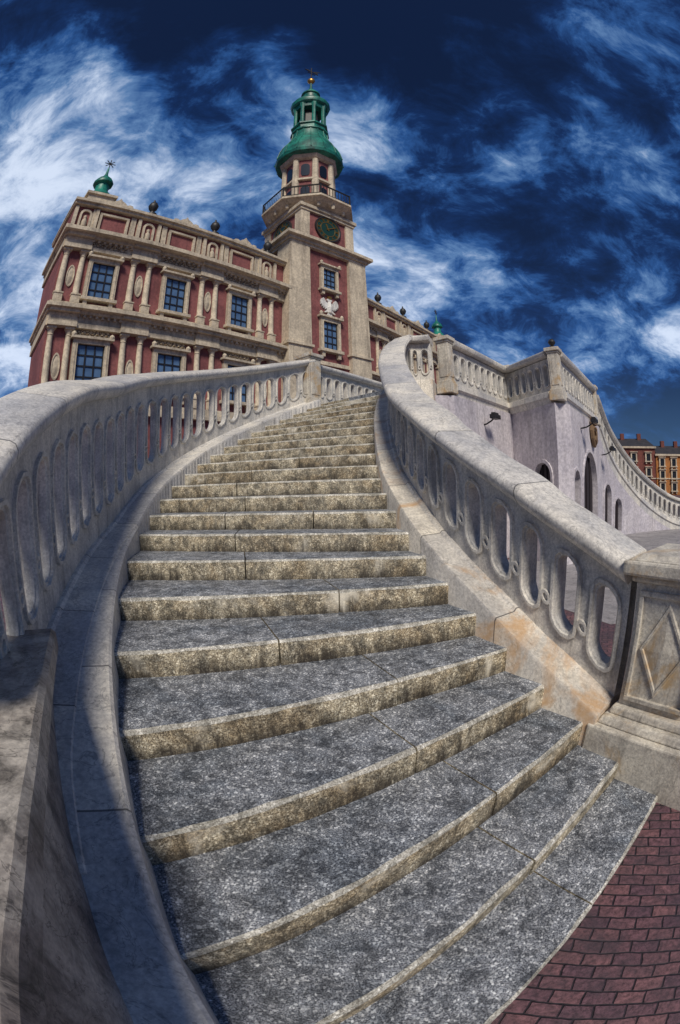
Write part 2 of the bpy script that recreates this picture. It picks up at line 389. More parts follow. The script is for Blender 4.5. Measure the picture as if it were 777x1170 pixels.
# ------------------------------------------------------------ right balustrade
pts=[]
for i in range(int((22-1.75)*8)+1):
    s=1.75+i/8;x,y=R(s);pts.append((x,y,RISE*s,s))
P0=(2.10,7.93)
tail=[(1.0,7.96),(1.13,8.09),(1.30,8.17),(1.50,8.19),(1.72,8.14),(1.92,8.05)]
for t in resample([(a,b,TOP,22) for a,b in tail],.08)[1:]: pts.append(t)
rp_=Path(pts,1)
rb=thing('stair_balustrade',(0,0,0),0,'curving pale marble balustrade with rust stained kerb and pierced oval openings','balustrade','stone balustrades of the stairs')
balustrade(rb,rp_,0,rp_.len,.20,.97,.03,mats=('marble','panel','marble_rust'),railw=.38)
# ------------------------------------------------------------ bottom right pier with diamond panel
pp=Path([(1.92,.70,0,0),(1.80,.98,0,0),(1.66,1.29,0,0),(1.51,1.59,0,0),(1.36,1.86,0,0)],1)
e=thing('newel_pier',(0,0,0),0,'square stone pier with a carved diamond panel on a stained plinth','pier','stone newel piers')
A0,A1=pp.len-.60,pp.len-.13
def pbox(mb,a0,a1,o0,o1,z0,z1,t=0):
    q=lambda a,o,z:pp.pt(a,o,z)
    mb.loft([[q(a0,o0,z0),q(a1,o0,z0),q(a1,o1,z0),q(a0,o1,z0)],[q(a0+t,o0+t,z1),q(a1-t,o0+t,z1),q(a1-t,o1-t,z1),q(a0+t,o1-t,z1)]])
mb=MB();pbox(mb,A0-.25,pp.len-.02,-.015,.80,-.05,.33);pbox(mb,A0-.16,pp.len-.06,.03,.76,.332,.38,.02);pbox(mb,A0-.08,pp.len-.1,.09,.7,.38,.43,.01)
mk('plinth',mb,['pier'],e,None,bevel=.012)
mb=MB();pbox(mb,A0,A1,.15,.66,.43,1.15)
f0,f1=A0,A1
def strip(mb,aa,bb,z0,z1,o=.128): pbox(mb,aa,bb,o,.152,z0,z1)
strip(mb,f0+.03,f1-.03,.47,.50);strip(mb,f0+.03,f1-.03,1.08,1.11);strip(mb,f0+.03,f0+.055,.501,1.079);strip(mb,f1-.055,f1-.03,.501,1.079)
mk('shaft',mb,['pier'],e,None,bevel=.004)
mb=MB();ac=(f0+f1)/2+.015;zc=.79;wq=.155;hq=.275
def dia(k,o): return [pp.pt(ac-wq*k,o,zc),pp.pt(ac,o,zc+hq*k),pp.pt(ac+wq*k,o,zc),pp.pt(ac,o,zc-hq*k)]
mb.loft([dia(1,.149),dia(.94,.134),dia(.84,.134),dia(.80,.144),dia(.04,.130)]);mk('diamond_panel',mb,['pier'],e)
mb=MB();pbox(mb,A0-.03,A1+.03,.12,.69,1.152,1.19);pbox(mb,A0-.07,A1+.07,.07,.74,1.192,1.27);pbox(mb,A0-.05,A1+.05,.09,.72,1.27,1.30,.06)
mk('cap',mb,['pier'],e,None,bevel=.014)
# ------------------------------------------------------------ near left pier slab
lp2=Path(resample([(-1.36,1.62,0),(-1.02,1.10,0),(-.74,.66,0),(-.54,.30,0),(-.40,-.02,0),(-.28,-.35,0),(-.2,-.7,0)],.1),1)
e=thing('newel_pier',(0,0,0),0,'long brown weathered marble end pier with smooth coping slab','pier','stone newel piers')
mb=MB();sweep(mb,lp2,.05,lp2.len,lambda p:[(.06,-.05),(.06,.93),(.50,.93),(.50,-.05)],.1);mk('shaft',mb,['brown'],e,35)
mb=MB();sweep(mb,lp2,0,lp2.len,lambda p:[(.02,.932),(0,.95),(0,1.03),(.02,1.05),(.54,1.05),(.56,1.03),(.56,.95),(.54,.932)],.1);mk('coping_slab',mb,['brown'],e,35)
# ------------------------------------------------------------ terrace
P1=(4.15,9.88);P2=(4.58,8.01);P3=(7.46,10.9)
tl=thing('terrace',(0,0,0),0,'raised stone terrace landing in front of the town hall','terrace')
mb=MB();mb.prism([(.98,7.98),(1.3,8.3),(1.9,8.25),(2.0,8.1),(4.2,10.3),(4.75,8.4),(7.3,11.1),(22,26.5),(1.0,29.5),(-1.0,26),(.2,14),(-.55,9.55),(-.33,9.32)],TOP-.15,TOP-.004)
mk('terrace_floor',mb,['tread'],tl)
newel('stone_pier',P0[0],P0[1],math.atan2(.73,.69),TOP,1.06,'pale square stone pier on the terrace corner beside the white wall',hx=.10,hy=.12)
newel('stone_pier',P1[0],P1[1],math.atan2(.73,.69),TOP,1.10,'pale square stone pier on the terrace corner beside the white wall')
newel('stone_pier',P2[0],P2[1],math.atan2(.708,.706),TOP,1.06,'pale square stone pier with a dark carved finial on the terrace',ball=True,hx=.11,hy=.12)
newel('stone_pier',P3[0],P3[1],math.atan2(.708,.706),TOP,1.08,'pale square stone pier on the terrace corner beside the white wall')
def seg(a,b,za=TOP,zb=TOP,trim=.12,side=1,cell=.3,name='terrace_balustrade'):
    d=math.dist(a,b);u=((b[0]-a[0])/d,(b[1]-a[1])/d)
    a2=(a[0]+u[0]*trim,a[1]+u[1]*trim);b2=(b[0]-u[0]*trim,b[1]-u[1]*trim)
    pth=Path(resample([(a2[0]-u[1]*side*.09,a2[1]+u[0]*side*.09,za,0),(b2[0]-u[1]*side*.09,b2[1]+u[0]*side*.09,zb,0)],.3),side)
    e=thing(name,(0,0,0),0,'pale marble terrace balustrade with pierced oval openings above a white wall','balustrade','terrace balustrades')
    balustrade(e,pth,0,pth.len,0,.97,.04,step=.5,base_z=None,plinth_prof=lambda p:[(-.06,p[2]-.16),(-.06,p[2]+.10),(0,p[2]+.125),(.2,p[2]+.125),(.26,p[2]+.10),(.27,p[2]-.02),(.22,p[2]-.05),(.20,p[2]-.16)],railw=.36)
seg(P0,P1);seg(P1,P2);seg(P2,P3)
Q=[(7.46,10.9,TOP),(8.4,11.6,2.55),(9.6,12.25,1.75),(11.0,12.65,.95),(12.6,12.8,.3),(14.2,12.7,0)]
qs=interp([(i,)+q for i,q in enumerate(Q)])
qp=Path([tuple(qs(i/12*1.0))+(0,) for i in range(2,61)],1)
e=thing('stair_balustrade',(0,0,0),0,'descending marble balustrade on the white wall of the second flight','balustrade','stone balustrades of the stairs')
balustrade(e,qp,0,qp.len,-.1,.97,.04,step=.2,plinth_prof=lambda p:[(-.16,p[2]-.3),(-.16,p[2]+.10),(-.1,p[2]+.125),(.1,p[2]+.125),(.16,p[2]+.10),(.17,p[2]-.02),(.12,p[2]-.05),(.10,p[2]-.3)],railw=.36)
wt=thing('terrace_wall',(0,0,0),0,'lilac white plastered terrace wall with round arched openings','wall')
def arch_pt(t,w,h):
    c,s=math.cos(t),math.sin(t)
    if s<=0 or abs(c)>1e-9 and (w/abs(c))*s<=h-w and s>0:
        k=min(w/max(1e-9,abs(c)),h/max(1e-9,abs(s)));return c*k,s*k
    l=h-w;lp=l*s;k=lp+math.sqrt(max(0,lp*lp-(l*l-w*w)));return c*k,s*k
def wall_run(path,openings,zt,thick=.45):
    mb=MB();ops=sorted(openings);a=0
    def plain(a0,a1,zlo,zhi):
        n=max(1,int((a1-a0)/.3));loops=[]
        for i in range(n+1):
            aa=a0+(a1-a0)*i/n;p,nn=path.at(aa)
            z1=zhi(p) if callable(zhi) else zhi;z0=zlo(p) if callable(zlo) else zlo
            loops.append([(p[0],p[1],z0),(p[0],p[1],z1),(p[0]-nn[0]*thick,p[1]-nn[1]*thick,z1),(p[0]-nn[0]*thick,p[1]-nn[1]*thick,z0)])
        mb.loft(loops)
    for (ac,hw,z0,z1) in ops:
        m0,m1=ac-hw-.12,ac+hw+.12
        plain(a,m0,-.05,zt);plain(m0,m1,z1+.12,zt)
        lo=max(-.05,z0-.12)
        if z0>.2: plain(m0,m1,-.05,lo)
        zc=(z0+z1)/2;H=(z1-z0)/2;W=hw+.12;HT=H+.12
        A=cell_angles(W,HT,32)
        def mp(x,y,o): return path.pt(ac+x,o,max(lo,zc+y))
        R_=[rect_pt(t,W,HT) for t in A];I=[arch_pt(t,hw,H) for t in A]
        mb.loft([[mp(x,y,0) for x,y in R_],[mp(x,y,0) for x,y in I],[mp(x,y,-thick) for x,y in I],[mp(x,y,-thick) for x,y in R_]],caps=False)
        I2=[arch_pt(t,hw+.07,H+.07) for t in A];I3=[arch_pt(t,hw-.001,H-.001) for t in A]
        fr=MB();fr.loft([[mp(x,y,.001) for x,y in I2],[mp(x,y,.035) for x,y in I2],[mp(x,y,.035) for x,y in I3],[mp(x,y,-.1) for x,y in I3]],caps=False)
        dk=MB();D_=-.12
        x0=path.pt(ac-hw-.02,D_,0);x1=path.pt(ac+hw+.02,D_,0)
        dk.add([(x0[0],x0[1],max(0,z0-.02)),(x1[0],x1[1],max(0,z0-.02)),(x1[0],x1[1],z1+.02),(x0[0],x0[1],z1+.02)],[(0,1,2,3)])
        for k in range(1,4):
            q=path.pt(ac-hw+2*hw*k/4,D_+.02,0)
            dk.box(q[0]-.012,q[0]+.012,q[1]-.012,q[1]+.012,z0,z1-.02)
        mk('arch_moulding',fr,['white'],wt,35);mk('dark_doorway',dk,['doorway_shade'],wt)
        a=m1
    plain(a,path.len,-.05,zt)
    mk('wall',mb,['white'],wt)
def wpath(pts,side=1): return Path(resample([p+(0,) for p in pts],.1),side)
wall_run(wpath([(1.45,7.86),(P0[0]+.09,P0[1]-.12)]),[],TOP-.15)
wall_run(wpath([(P0[0]+.09,P0[1]-.12),(P1[0]-.02,P1[1]-.25)]),[],TOP-.15)
wall_run(wpath([(P1[0]-.02,P1[1]-.25),(P2[0]-.13,P2[1]-.04)]),[(1.15,.30,.9,2.15)],TOP-.15)
wall_run(wpath([(P2[0]-.13,P2[1]-.04),(P2[0]+.05,P2[1]-.16),(P3[0]+.1,P3[1]-.12)]),[(.95,.32,.2,2.0),(2.55,.92,0,2.5)],TOP-.15)
q2=Path([(p[0]+.04,p[1]-.1,p[2],0) for p in qp.p],1)
wall_run(q2,[(.62,.36,.2,1.7),(1.62,.32,.1,1.25)],lambda p:max(.05,p[2]-.28))
cr=thing('coat_of_arms',(P2[0]+.706*2.75+.13,P2[1]+.708*2.75-.13,2.72),math.atan2(.708,.706),'carved brown stone coat of arms fixed on the white wall','coat of arms')
cr.scale=(1.45,1.45,1.2)
mb=MB()
sh=[(-.20,.42),(-.23,.30),(-.19,.12),(-.1,0),(0,-.06),(.1,0),(.19,.12),(.23,.30),(.20,.42),(.10,.38),(0,.44),(-.10,.38)]
mb.loft([[(x,0,z) for x,z in sh],[(x,-.05,z) for x,z in sh],[(x*.8,-.07,.19+(z-.19)*.8) for x,z in sh],[(x*.76,-.05,.19+(z-.19)*.76) for x,z in sh]]);mk('shield',mb,['carved'],cr)
mb=MB();mb.prismy([(-.17,.44),(-.2,.58),(-.1,.52),(0,.61),(.1,.52),(.2,.58),(.17,.44)],-.07,0);mk('crown',mb,['carved'],cr)
mb=MB();mb.prismy([(-.09,.30),(-.03,.20),(-.10,.10),(0,.02),(.10,.10),(.03,.20),(.09,.30),(0,.25)],-.085,-.05);mk('heraldic_figure',mb,['carved'],cr)
def tube(mb,pts,r,n=8,m=0):
    loops=[]
    for i,p in enumerate(pts):
        a=Vector(pts[max(0,i-1)]);b_=Vector(pts[min(len(pts)-1,i+1)]);d=(b_-a).normalized()
        u=d.cross(Vector((0,0,1)));u=u.normalized() if u.length>1e-3 else Vector((1,0,0));v=d.cross(u)
        loops.append([tuple(Vector(p)+(u*math.cos(2*PI*j/n)+v*math.sin(2*PI*j/n))*r) for j in range(n)])
    mb.loft(loops,m=m)
def wall_lamp(x,y,z,rot):
    e=thing('wall_lamp',(x,y,z),rot,'small black iron floodlight on a bracket on the white wall','lamp','wall lamps')
    mb=MB();tube(mb,[(0,.02,-.05),(0,-.12,-.03),(0,-.24,.03),(0,-.30,.08)],.018);mb.lathe([(.06,0),(.06,.012)],10,0,0,0,0,-.06);mk('bracket',mb,['black'],e,40)
    mb=MB();mb.box(-.15,.15,-.40,-.26,.06,.15);mb.box(-.11,.11,-.37,-.28,.15,.19);mk('lamp_head',mb,['black'],e,bevel=.01)
wall_lamp(P0[0]+.69*1.15+.1,P0[1]+.73*1.15-.12,2.98,math.atan2(.73,.69))
wall_lamp(P2[0]+.706*1.4+.12,P2[1]+.708*1.4-.14,3.05,math.atan2(.708,.706))
wall_lamp(P3[0]+.2,P3[1]-.1,2.6,math.atan2(.6,.8))

# ------------------------------------------------------------ town hall
TH=math.atan2(.757,.655)
hall=thing('town_hall',(-15.8,16.8,0),TH,'renaissance town hall with maroon walls, cream pilasters and decorated attic','building')
hall.scale=(1,1,.970)
RB=28.8;XL=.92;XE=RB+17.9;HD=5.5
mb=MB();mb.box(XL+.02,19,0,HD-.1,0,20);mk('wall',mb,['maroon'],hall)
mb=MB();mb.box(25,XE,.002,HD-.1,0,20.002);mk('wall',mb,['maroon'],hall)
mb=MB();mb.prism([(1.5,.6),(XE-.6,.6),(XE-.6,HD-.4),(1.5,HD-.4)],20.01,20.3);mk('roof',mb,['roof'],hall)
WX=[3.8,8.9,14.0];PX=[1.80,6.35,11.45,16.4]
low=[(11.2,11.5,.30),(11.502,12.0,.22),(12.002,12.2,.5),(12.202,12.42,.85),(12.422,12.55,.55),(12.552,12.75,.30)]
upc=[(16.4,16.7,.30),(16.702,17.2,.22),(17.202,17.42,.5),(17.422,17.7,.95),(17.702,17.85,.6)]
att=[(19.9,20.1,.35),(20.102,20.3,.5)]
bas=[(6.3,6.6,.35),(6.602,7.0,.25)]
for a,b_,lo_,ro_ in((XL,18.5,1,0),(25.1,XE,0,1)):
    mb=MB()
    for sgs in(low,upc,att,bas):
        for z0,z1,p in sgs: mb.box(a-(p*.35 if lo_ else 0),b_+(p if ro_ else 0),-p,HD,z0,z1)
    for z in(12.0,17.2):
        x=a+.2
        while x<b_-.1:
            mb.box(x,x+.16,-.42,-.2,z-.16,z-.005);x+=.38
    for px in PX:
        X=px+(RB if ro_ else 0)
        for z0,z1,p in low[:3]+upc[:3]: mb.box(X-.9,X+.9,-p-.16,-.1,z0+.003,z1-.003)
    mk('cornice',mb,['cream'],hall)
def column_mesh(H):
    mb=MB();mb.box(-.27,.27,-.30,.1,0,.5);mb.box(-.31,.31,-.34,.1,.5,.58)
    mb.lathe([(.25,.58),(.25,.66),(.20,.74),(.205,1.2),(.19,H*.6),(.165,H-.45),(.2,H-.42),(.17,H-.38),(.2,H-.2),(.26,H-.12)],14,0,-.06)
    mb.box(-.29,.29,-.34,.1,H-.12,H);return mb
tmplc=mk('column',column_mesh(3.62),['cream'],hall,35,loc=(PX[0]-.55,0,12.76))
def niche_mesh():
    mb=MB();n=20
    ring=lambda w,h,y:[(w*math.cos(2*PI*j/n),y,h*math.sin(2*PI*j/n)) for j in range(n)]
    mb.loft([ring(.26,.75,0),ring(.26,.75,-.07),ring(.2,.65,-.07),ring(.19,.6,-.02),ring(.10,.35,-.06)],m=0);return mb
tn=mk('oval_medallion',niche_mesh(),['cream'],hall,35,loc=(PX[0],0,14.6))
first=True
for base in(0,RB):
    for px in PX:
        X=base+px
        for z0,sc_ in((12.76,1.0),(7.01,1.155)):
            for dx in(-.55,.55):
                if first: first=False;continue
                dup(tmplc,hall,(X+dx,0,z0),0,(1,1,sc_))
            if not(base==0 and px==PX[0] and z0>10): dup(tn,hall,(X,0,z0+1.9),0,(1,1,1.05))
def window_mesh(parent,w=1.5,h=2.5,loc=(0,0,0),glass='glass',nx=3,nz=4,name='window',orn=True):
    mb=MB();d=-.26
    mb.box(-w/2-.26,-w/2,d,.05,0,h);mb.box(w/2,w/2+.26,d,.05,0,h);mb.box(-w/2-.26,w/2+.26,d-.002,.05,h,h+.26)
    mb.box(-w/2-.4,w/2+.4,d-.18,.05,-.2,0);mb.box(-w/2-.42,w/2+.42,d-.2,.05,h+.262,h+.4);mb.box(-w/2-.2,-w/2+.05,d-.05,.05,-.55,-.2);mb.box(w/2-.05,w/2+.2,d-.05,.05,-.55,-.2)
    if orn:
        mb.box(-w/2-.16,-w/2-.10,d-.03,d,.1,h);mb.box(w/2+.10,w/2+.16,d-.03,d,.1,h)
        for sx in(-1,1): mb.lathe([(.12,-.12),(.15,0),(.1,.1),(.03,.16)],8,sx*(w/2+.3),d-.1,0,0,h+.5)
    o=mk(name,mb,['cream'],parent,loc=loc)
    mb=MB();mb.box(-w/2,w/2,-.05,.02,0,h);mk('window_pane',mb,[glass],o)
    mb=MB()
    for i in range(nx+1):
        t=.04 if 0<i<nx else .06;x=-w/2+w*i/nx
        mb.box(max(-w/2+.001,x-t),min(w/2-.001,x+t),-.10,-.051,.001,h-.001)
    for i in range(nz+1):
        z=h*i/nz;mb.box(-w/2+.002,w/2-.002,-.098,-.052,max(.002,z-.04),min(h-.002,z+.04))
    mk('glazing_bars',mb,['black'],o)
    return o
w0=window_mesh(hall,loc=(WX[0],0,13.2))
for base in(0,RB):
    for wx in WX:
        if not(base==0 and wx==WX[0]): dup(w0,hall,(base+wx,0,13.2))
        dup(w0,hall,(base+wx,0,7.75),0,(1.12,1,1.02))
m,nt,b,tc=newmat('carved_ornament');v=nt.n('ShaderNodeTexVoronoi',i_Scale=5.0,feature='DISTANCE_TO_EDGE');nt.set(v.inputs['Vector'],tc)
finish(nt,b,nt.mix(nt.rng(v.outputs[0],0.02,.15),(.10,.06,.04),(.5,.42,.3)),.8,v.outputs[0],1,.1);M['orn']=m
def frz():
    mb=MB();mb.box(-1.1,1.1,-.08,.02,0,.42)
    for i in range(7):
        x=-.9+.3*i;mb.lathe([(.11,0),(.09,.05),(.03,.07)],10,x,-.08,0,0,.16)
    return mb
f0_=mk('frieze_ornament',frz(),['orn'],hall,loc=(WX[0],0,10.78))
for base in(0,RB):
    for wx in WX:
        if not(base==0 and wx==WX[0]): dup(f0_,hall,(base+wx,0,10.78))
        dup(f0_,hall,(base+wx,-.17,16.76),0,(1.2,1,.9))
def attp():
    mb=MB();mb.box(-1.05,1.05,-.16,.02,0,.16);mb.box(-1.05,1.05,-.16,.02,1.4,1.56);mb.box(-1.05,-.88,-.158,.02,.161,1.399);mb.box(.88,1.05,-.158,.02,.161,1.399)
    mb.box(-1.55,-1.2,-.12,.02,-.05,1.75);mb.box(1.2,1.55,-.12,.02,-.05,1.75);return mb
a0_=mk('attic_panel',attp(),['cream'],hall,loc=(WX[0],0,18.05))
def attn():
    mb=MB()
    A=[2*PI*i/28 for i in range(28)]
    mb.loft([[(x,0,z) for x,z in[arch_pt(t,.42,.78) for t in A]],[(x,-.14,z) for x,z in[arch_pt(t,.42,.78) for t in A]],[(x,-.14,z) for x,z in[arch_pt(t,.28,.62) for t in A]],[(x,-.01,z) for x,z in[arch_pt(t,.28,.62) for t in A]]],caps=False)
    mb.lathe([(.16,-.6),(.2,-.3),(.14,-.05),(.08,.02),(.12,.12),(.11,.24),(.03,.32)],10,0,-.04)
    mb.box(-.85,-.62,-.2,.02,-.85,.9);mb.box(.62,.85,-.2,.02,-.85,.9);return mb
n0_=mk('attic_niche',attn(),['cream'],hall,35,loc=(PX[0],0,18.9))
for base in(0,RB):
    for i,wx in enumerate(WX):
        if base or i: dup(a0_,hall,(base+wx,0,18.05))
    for i,wx in enumerate(PX):
        if base or i: dup(n0_,hall,(base+wx,0,18.9))
def crest():
    mb=MB();pl=[(-1.0,0),(-.95,.18),(-.7,.22),(-.55,.12),(-.35,.30),(-.12,.42),(0,.62),(.12,.42),(.35,.30),(.55,.12),(.7,.22),(.95,.18),(1.0,0)]
    mb.prismy(pl,-.2,.1);return mb
c0_=mk('attic_crest',crest(),['cream'],hall,loc=(WX[0],-.28,20.3))
for base in(0,RB):
    for i,wx in enumerate(WX):
        if base or i: dup(c0_,hall,(base+wx,-.28,20.3))
mb=MB();mb.lathe([(.35,0),(.35,.25),(.16,.32),(.13,.5),(.3,.75),(.36,1.0),(.26,1.25),(.1,1.35),(.06,1.6)],14)
u0=mk('roof_urn',mb,['iron'],hall,40,loc=(PX[1],-.05,20.3))
for X in(PX[2],PX[3],RB+PX[0],RB+PX[1],RB+PX[2]): dup(u0,hall,(X,-.05,20.3))
def turret(loc):
    mb=MB();mb.box(-.95,.95,-.95,.95,0,.9);mb.box(-1.1,1.1,-1.1,1.1,.9,1.1);o=mk('turret',mb,['cream'],hall,loc=loc)
    mb=MB();mb.lathe([(.95,1.1),(1.0,1.3),(.75,1.65),(.55,1.9),(.5,2.0),(.5,2.6),(.72,2.7),(.74,2.85),(.55,3.2),(.25,3.5),(.12,3.8),(.05,4.6)],12,ph=.2);mk('copper_cap',mb,['copper'],o,40)
    mb=MB()
    for a in range(4):
        c,s=math.cos(a*PI/4),math.sin(a*PI/4);tube(mb,[(-.42*c,0,5.0-.42*s),(.42*c,0,5.0+.42*s)],.035,6)
    tube(mb,[(0,0,4.5),(0,0,5.2)],.04,6);mk('star_finial',mb,['iron'],o)
turret((2.5,.9,20.2));turret((RB+16.6,1.2,20.2))
# ------------------------------------------------------------ clock tower
TT=TH-math.radians(9)
tw=thing('clock_tower',(-2.27,34.8,0),TT,'tall town hall clock tower with cream buttresses and green copper spire','tower')
HX,HY=4.05,3.1
mb=MB();mb.box(-HX+.35,HX-.35,-HY+.35,HY,0,21.7);mb.box(-2.75,2.75,-2.75,2.75,22.9,26.5);mb.lathe([(2.45,27.2),(2.45,34.4)],8,0,0,PI/8);mk('wall',mb,['maroon'],tw)
def rfrus(mb,cx,cy,ax,ay,z0,bx,by,z1): mb.loft([[(cx-a,cy-b,z),(cx+a,cy-b,z),(cx+a,cy+b,z),(cx-a,cy+b,z)] for a,b,z in((ax,ay,z0),(bx,by,z1))])
for sx in(-1,1):
    for sy in(-1,1):
        mb=MB();cx,cy=sx*(HX-1.0),sy*(HY-.95)
        rfrus(mb,cx,cy,1.16,1.16,0,1.05,1.02,12.3);rfrus(mb,cx,cy,1.05,1.02,12.5,.95,.92,21.6);mb.box(cx-1.2,cx+1.2,cy-1.15,cy+1.15,12.302,12.498);rfrus(mb,cx,cy,1.4,1.36,0,1.25,1.2,7.6)
        mk('corner_buttress',mb,['cream'],tw)
mb=MB()
for h,z0,z1 in((0,21.55,21.8),(.18,21.802,22.1),(.5,22.102,22.4),(.25,22.402,22.6),(-.35,22.602,22.85)): mb.box(-HX-h,HX+h,-HY-h,HY+h,z0,z1)
mk('cornice',mb,['cream'],tw)
mb=MB();mb.box(-HX+.3,HX-.3,-HY+.22,HY-.2,11.2,11.5);mk('string_course',mb,['cream'],tw)
mb=MB();GZ=.45
for h,z0,z1 in((3.0,25.7,26.0),(3.15,26.002,26.35)): mb.box(-h,h,-h,h,z0,z1)
mb.lathe([(3.1,25.9+GZ),(3.3,26.1+GZ),(3.9,26.4+GZ),(4.3,26.7+GZ),(4.45,26.72+GZ),(4.45,26.95+GZ),(2.4,26.96+GZ)],8,0,0,PI/8)
for j in range(16):
    a=2*PI*j/16;c,s=math.cos(a),math.sin(a);mb.lathe([(.14,25.95+GZ),(.2,26.3+GZ),(.2,26.7+GZ)],6,3.6*c,3.6*s)
mk('gallery',mb,['cream'],tw)
mb=MB();mb.lathe([(2.5,30.8),(2.75,30.85),(2.75,31.1),(2.5,31.15)],8,0,0,PI/8);mk('string_course',mb,['cream'],tw)
mb=MB();mb.lathe([(2.5,34.0),(2.8,34.15),(3.0,34.45),(3.0,34.7)],8,0,0,PI/8);mk('cornice',mb,['cream'],tw)
for sx in(-1,1):
    for sy in(-1,1): mb=MB();mb.box(sx*2.45-.45,sx*2.45+.45,sy*2.45-.45,sy*2.45+.45,22.86,25.7);mk('pilaster',mb,['cream'],tw)
for j in range(8):
    mb=MB();a=PI/8+j*PI/4;mb.lathe([(.36,27.0+GZ),(.36,30.78),(.33,31.2),(.30,34.0)],8,2.42*math.cos(a),2.42*math.sin(a));mk('pilaster',mb,['cream'],tw)
for j in range(8):
    a=j*PI/4;c,s=math.cos(a),math.sin(a);r=2.45*math.cos(PI/8)
    for z,h in((29.1,1.0),(32.5,.9)):
        mb=MB();poly=[arch_pt(2*PI*i/20,.42,h) for i in range(20)]
        mb.loft([[((r+d)*c-x*s,(r+d)*s+x*c,z+y) for x,y in poly] for d in(-.02,.06)])
        mk('arched_window',mb,['dglass'],tw)
def clock(rz):
    c,s=math.cos(rz),math.sin(rz)
    mb=MB();n=40
    ring=lambda r,y:[(r*math.cos(2*PI*j/n),y,r*math.sin(2*PI*j/n)) for j in range(n)]
    mb.loft([ring(1.42,0),ring(1.42,-.12),ring(1.5,-.2),ring(1.62,-.2),ring(1.62,0)],caps=False)
    fr=mk('clock',mb,['iron'],tw,40,loc=(2.76*s,-2.76*c,24.4));fr.rotation_euler=(0,0,rz);fr.scale=(.86,1,.86)
    mb=MB();mb.loft([ring(1.45,.0),ring(1.45,-.1)]);mk('clock_face',mb,['clock'],fr)
    mb=MB();mb.loft([ring(.95,-.1),ring(.95,-.125),ring(.88,-.125),ring(.88,-.1)],caps=False);mb.loft([ring(1.42,-.1),ring(1.42,-.125),ring(1.36,-.125),ring(1.36,-.1)],caps=False)
    num=['XII','I','II','III','IV','V','VI','VII','VIII','IX','X','XI']
    def bar(x0,z0,x1,z1,t,a,y=-.14):
        ca,sa=math.cos(a),math.sin(a);dx,dz=x1-x0,z1-z0;l=math.hypot(dx,dz);px,pz=-dz/l*t,dx/l*t
        q=[(x0+px,z0+pz),(x1+px,z1+pz),(x1-px,z1-pz),(x0-px,z0-pz)]
        q=[(x*ca+z*sa,-x*sa+z*ca) for x,z in q];mb.prismy(q,y,-.1)
    for i,t in enumerate(num):
        a=i*PI/6;wd=sum({'I':.07,'V':.15,'X':.15}[ch] for ch in t);x=-wd/2
        for ch in t:
            w_={'I':.07,'V':.15,'X':.15}[ch];cx=x+w_/2
            if ch=='I': bar(cx,1.0,cx,1.32,.016,a)
            elif ch=='V': bar(cx-.05,1.32,cx,1.0,.016,a);bar(cx+.05,1.32,cx,1.0,.012,a)
            else: bar(cx-.05,1.32,cx+.05,1.0,.016,a);bar(cx+.05,1.32,cx-.05,1.0,.012,a)
            x+=w_
    mk('numeral_ring',mb,['gold'],fr)
    mb=MB();bar(0,-.25,0,1.0,.04,math.radians(60),-.18);bar(0,-.2,0,.65,.06,math.radians(335),-.16);mk('clock_hand',mb,['gold'],fr)
for r in(0,-PI/2): clock(r)
FY=-HY+.35
wA=window_mesh(tw,1.3,2.0,(0,FY,17.9));dup(wA,tw,(0,FY,12.5),0,(1.1,1,1.2));dup(wA,tw,(0,FY,7.5),0,(1.1,1,1.2))
mb=MB();n=8
for z in(27.1+GZ,28.1+GZ,28.22+GZ):
    tube(mb,[(4.32*math.cos(PI/8+j*PI/4),4.32*math.sin(PI/8+j*PI/4),z) for j in range(9)],.045,6)
for j in range(8):
    a0=PI/8+j*PI/4;a1=a0+PI/4
    for k in range(10):
        t=k/10;x=4.32*(math.cos(a0)*(1-t)+math.cos(a1)*t);y=4.32*(math.sin(a0)*(1-t)+math.sin(a1)*t)
        r=.06 if k==0 else .022;mb.box(x-r,x+r,y-r,y+r,26.95+GZ,28.22+GZ)
mk('gallery_railing',mb,['iron'],tw)
mb=MB();dpf=[(3.0,34.6),(3.42,34.75),(3.52,35.1),(3.4,35.6),(3.25,36.3),(2.95,37.1),(2.5,38.0),(2.12,38.8),(1.98,39.5),(1.93,40.2),(2.1,40.3),(2.1,40.5)]
mb.lathe(dpf,16,0,0,PI/16)
for j in range(16):
    a=PI/16+j*PI/8
    tube(mb,[((r+.02)*math.cos(a),(r+.02)*math.sin(a),z) for r,z in dpf[2:10]],.06,6)
sp=mk('copper_dome',mb,['copper'],tw,25)
mb=MB();mb.lathe([(2.0,46.0),(2.2,46.2),(2.3,46.5),(2.3,46.8),(2.0,47.4),(1.5,48.0),(1.1,48.5),(.95,48.8),(.95,49.7),(1.15,49.8),(1.1,50.1),(.7,50.8),(.35,51.3),(.18,52.0),(.1,53.8)],16,0,0,PI/16);mk('copper_cap',mb,['copper'],sp,25)
mb=MB();mb.lathe([(1.92,40.5),(1.92,41.3),(2.12,41.4),(2.12,41.6),(1.2,41.62)],8,0,0,PI/8)
for j in range(8):
    a=PI/8+j*PI/4;mb.lathe([(.26,41.6),(.22,42),(.22,45.0),(.34,45.6),(.4,46.0)],8,1.65*math.cos(a),1.65*math.sin(a))
mb.lathe([(1.8,45.4),(1.95,46.05)],8,0,0,PI/8)
mk('lantern',mb,['copper'],sp,40)
mb=MB();mb.lathe([(.95,41.6),(.95,45.5)],8,0,0,PI/8);mk('lantern_core',mb,['iron'],sp)
mb=MB();mb.lathe([(.03,53.4),(.25,53.5),(.45,53.8),(.5,54.05),(.45,54.3),(.25,54.55),(.03,54.65)],16);mk('gilded_ball',mb,['gold'],sp,60)
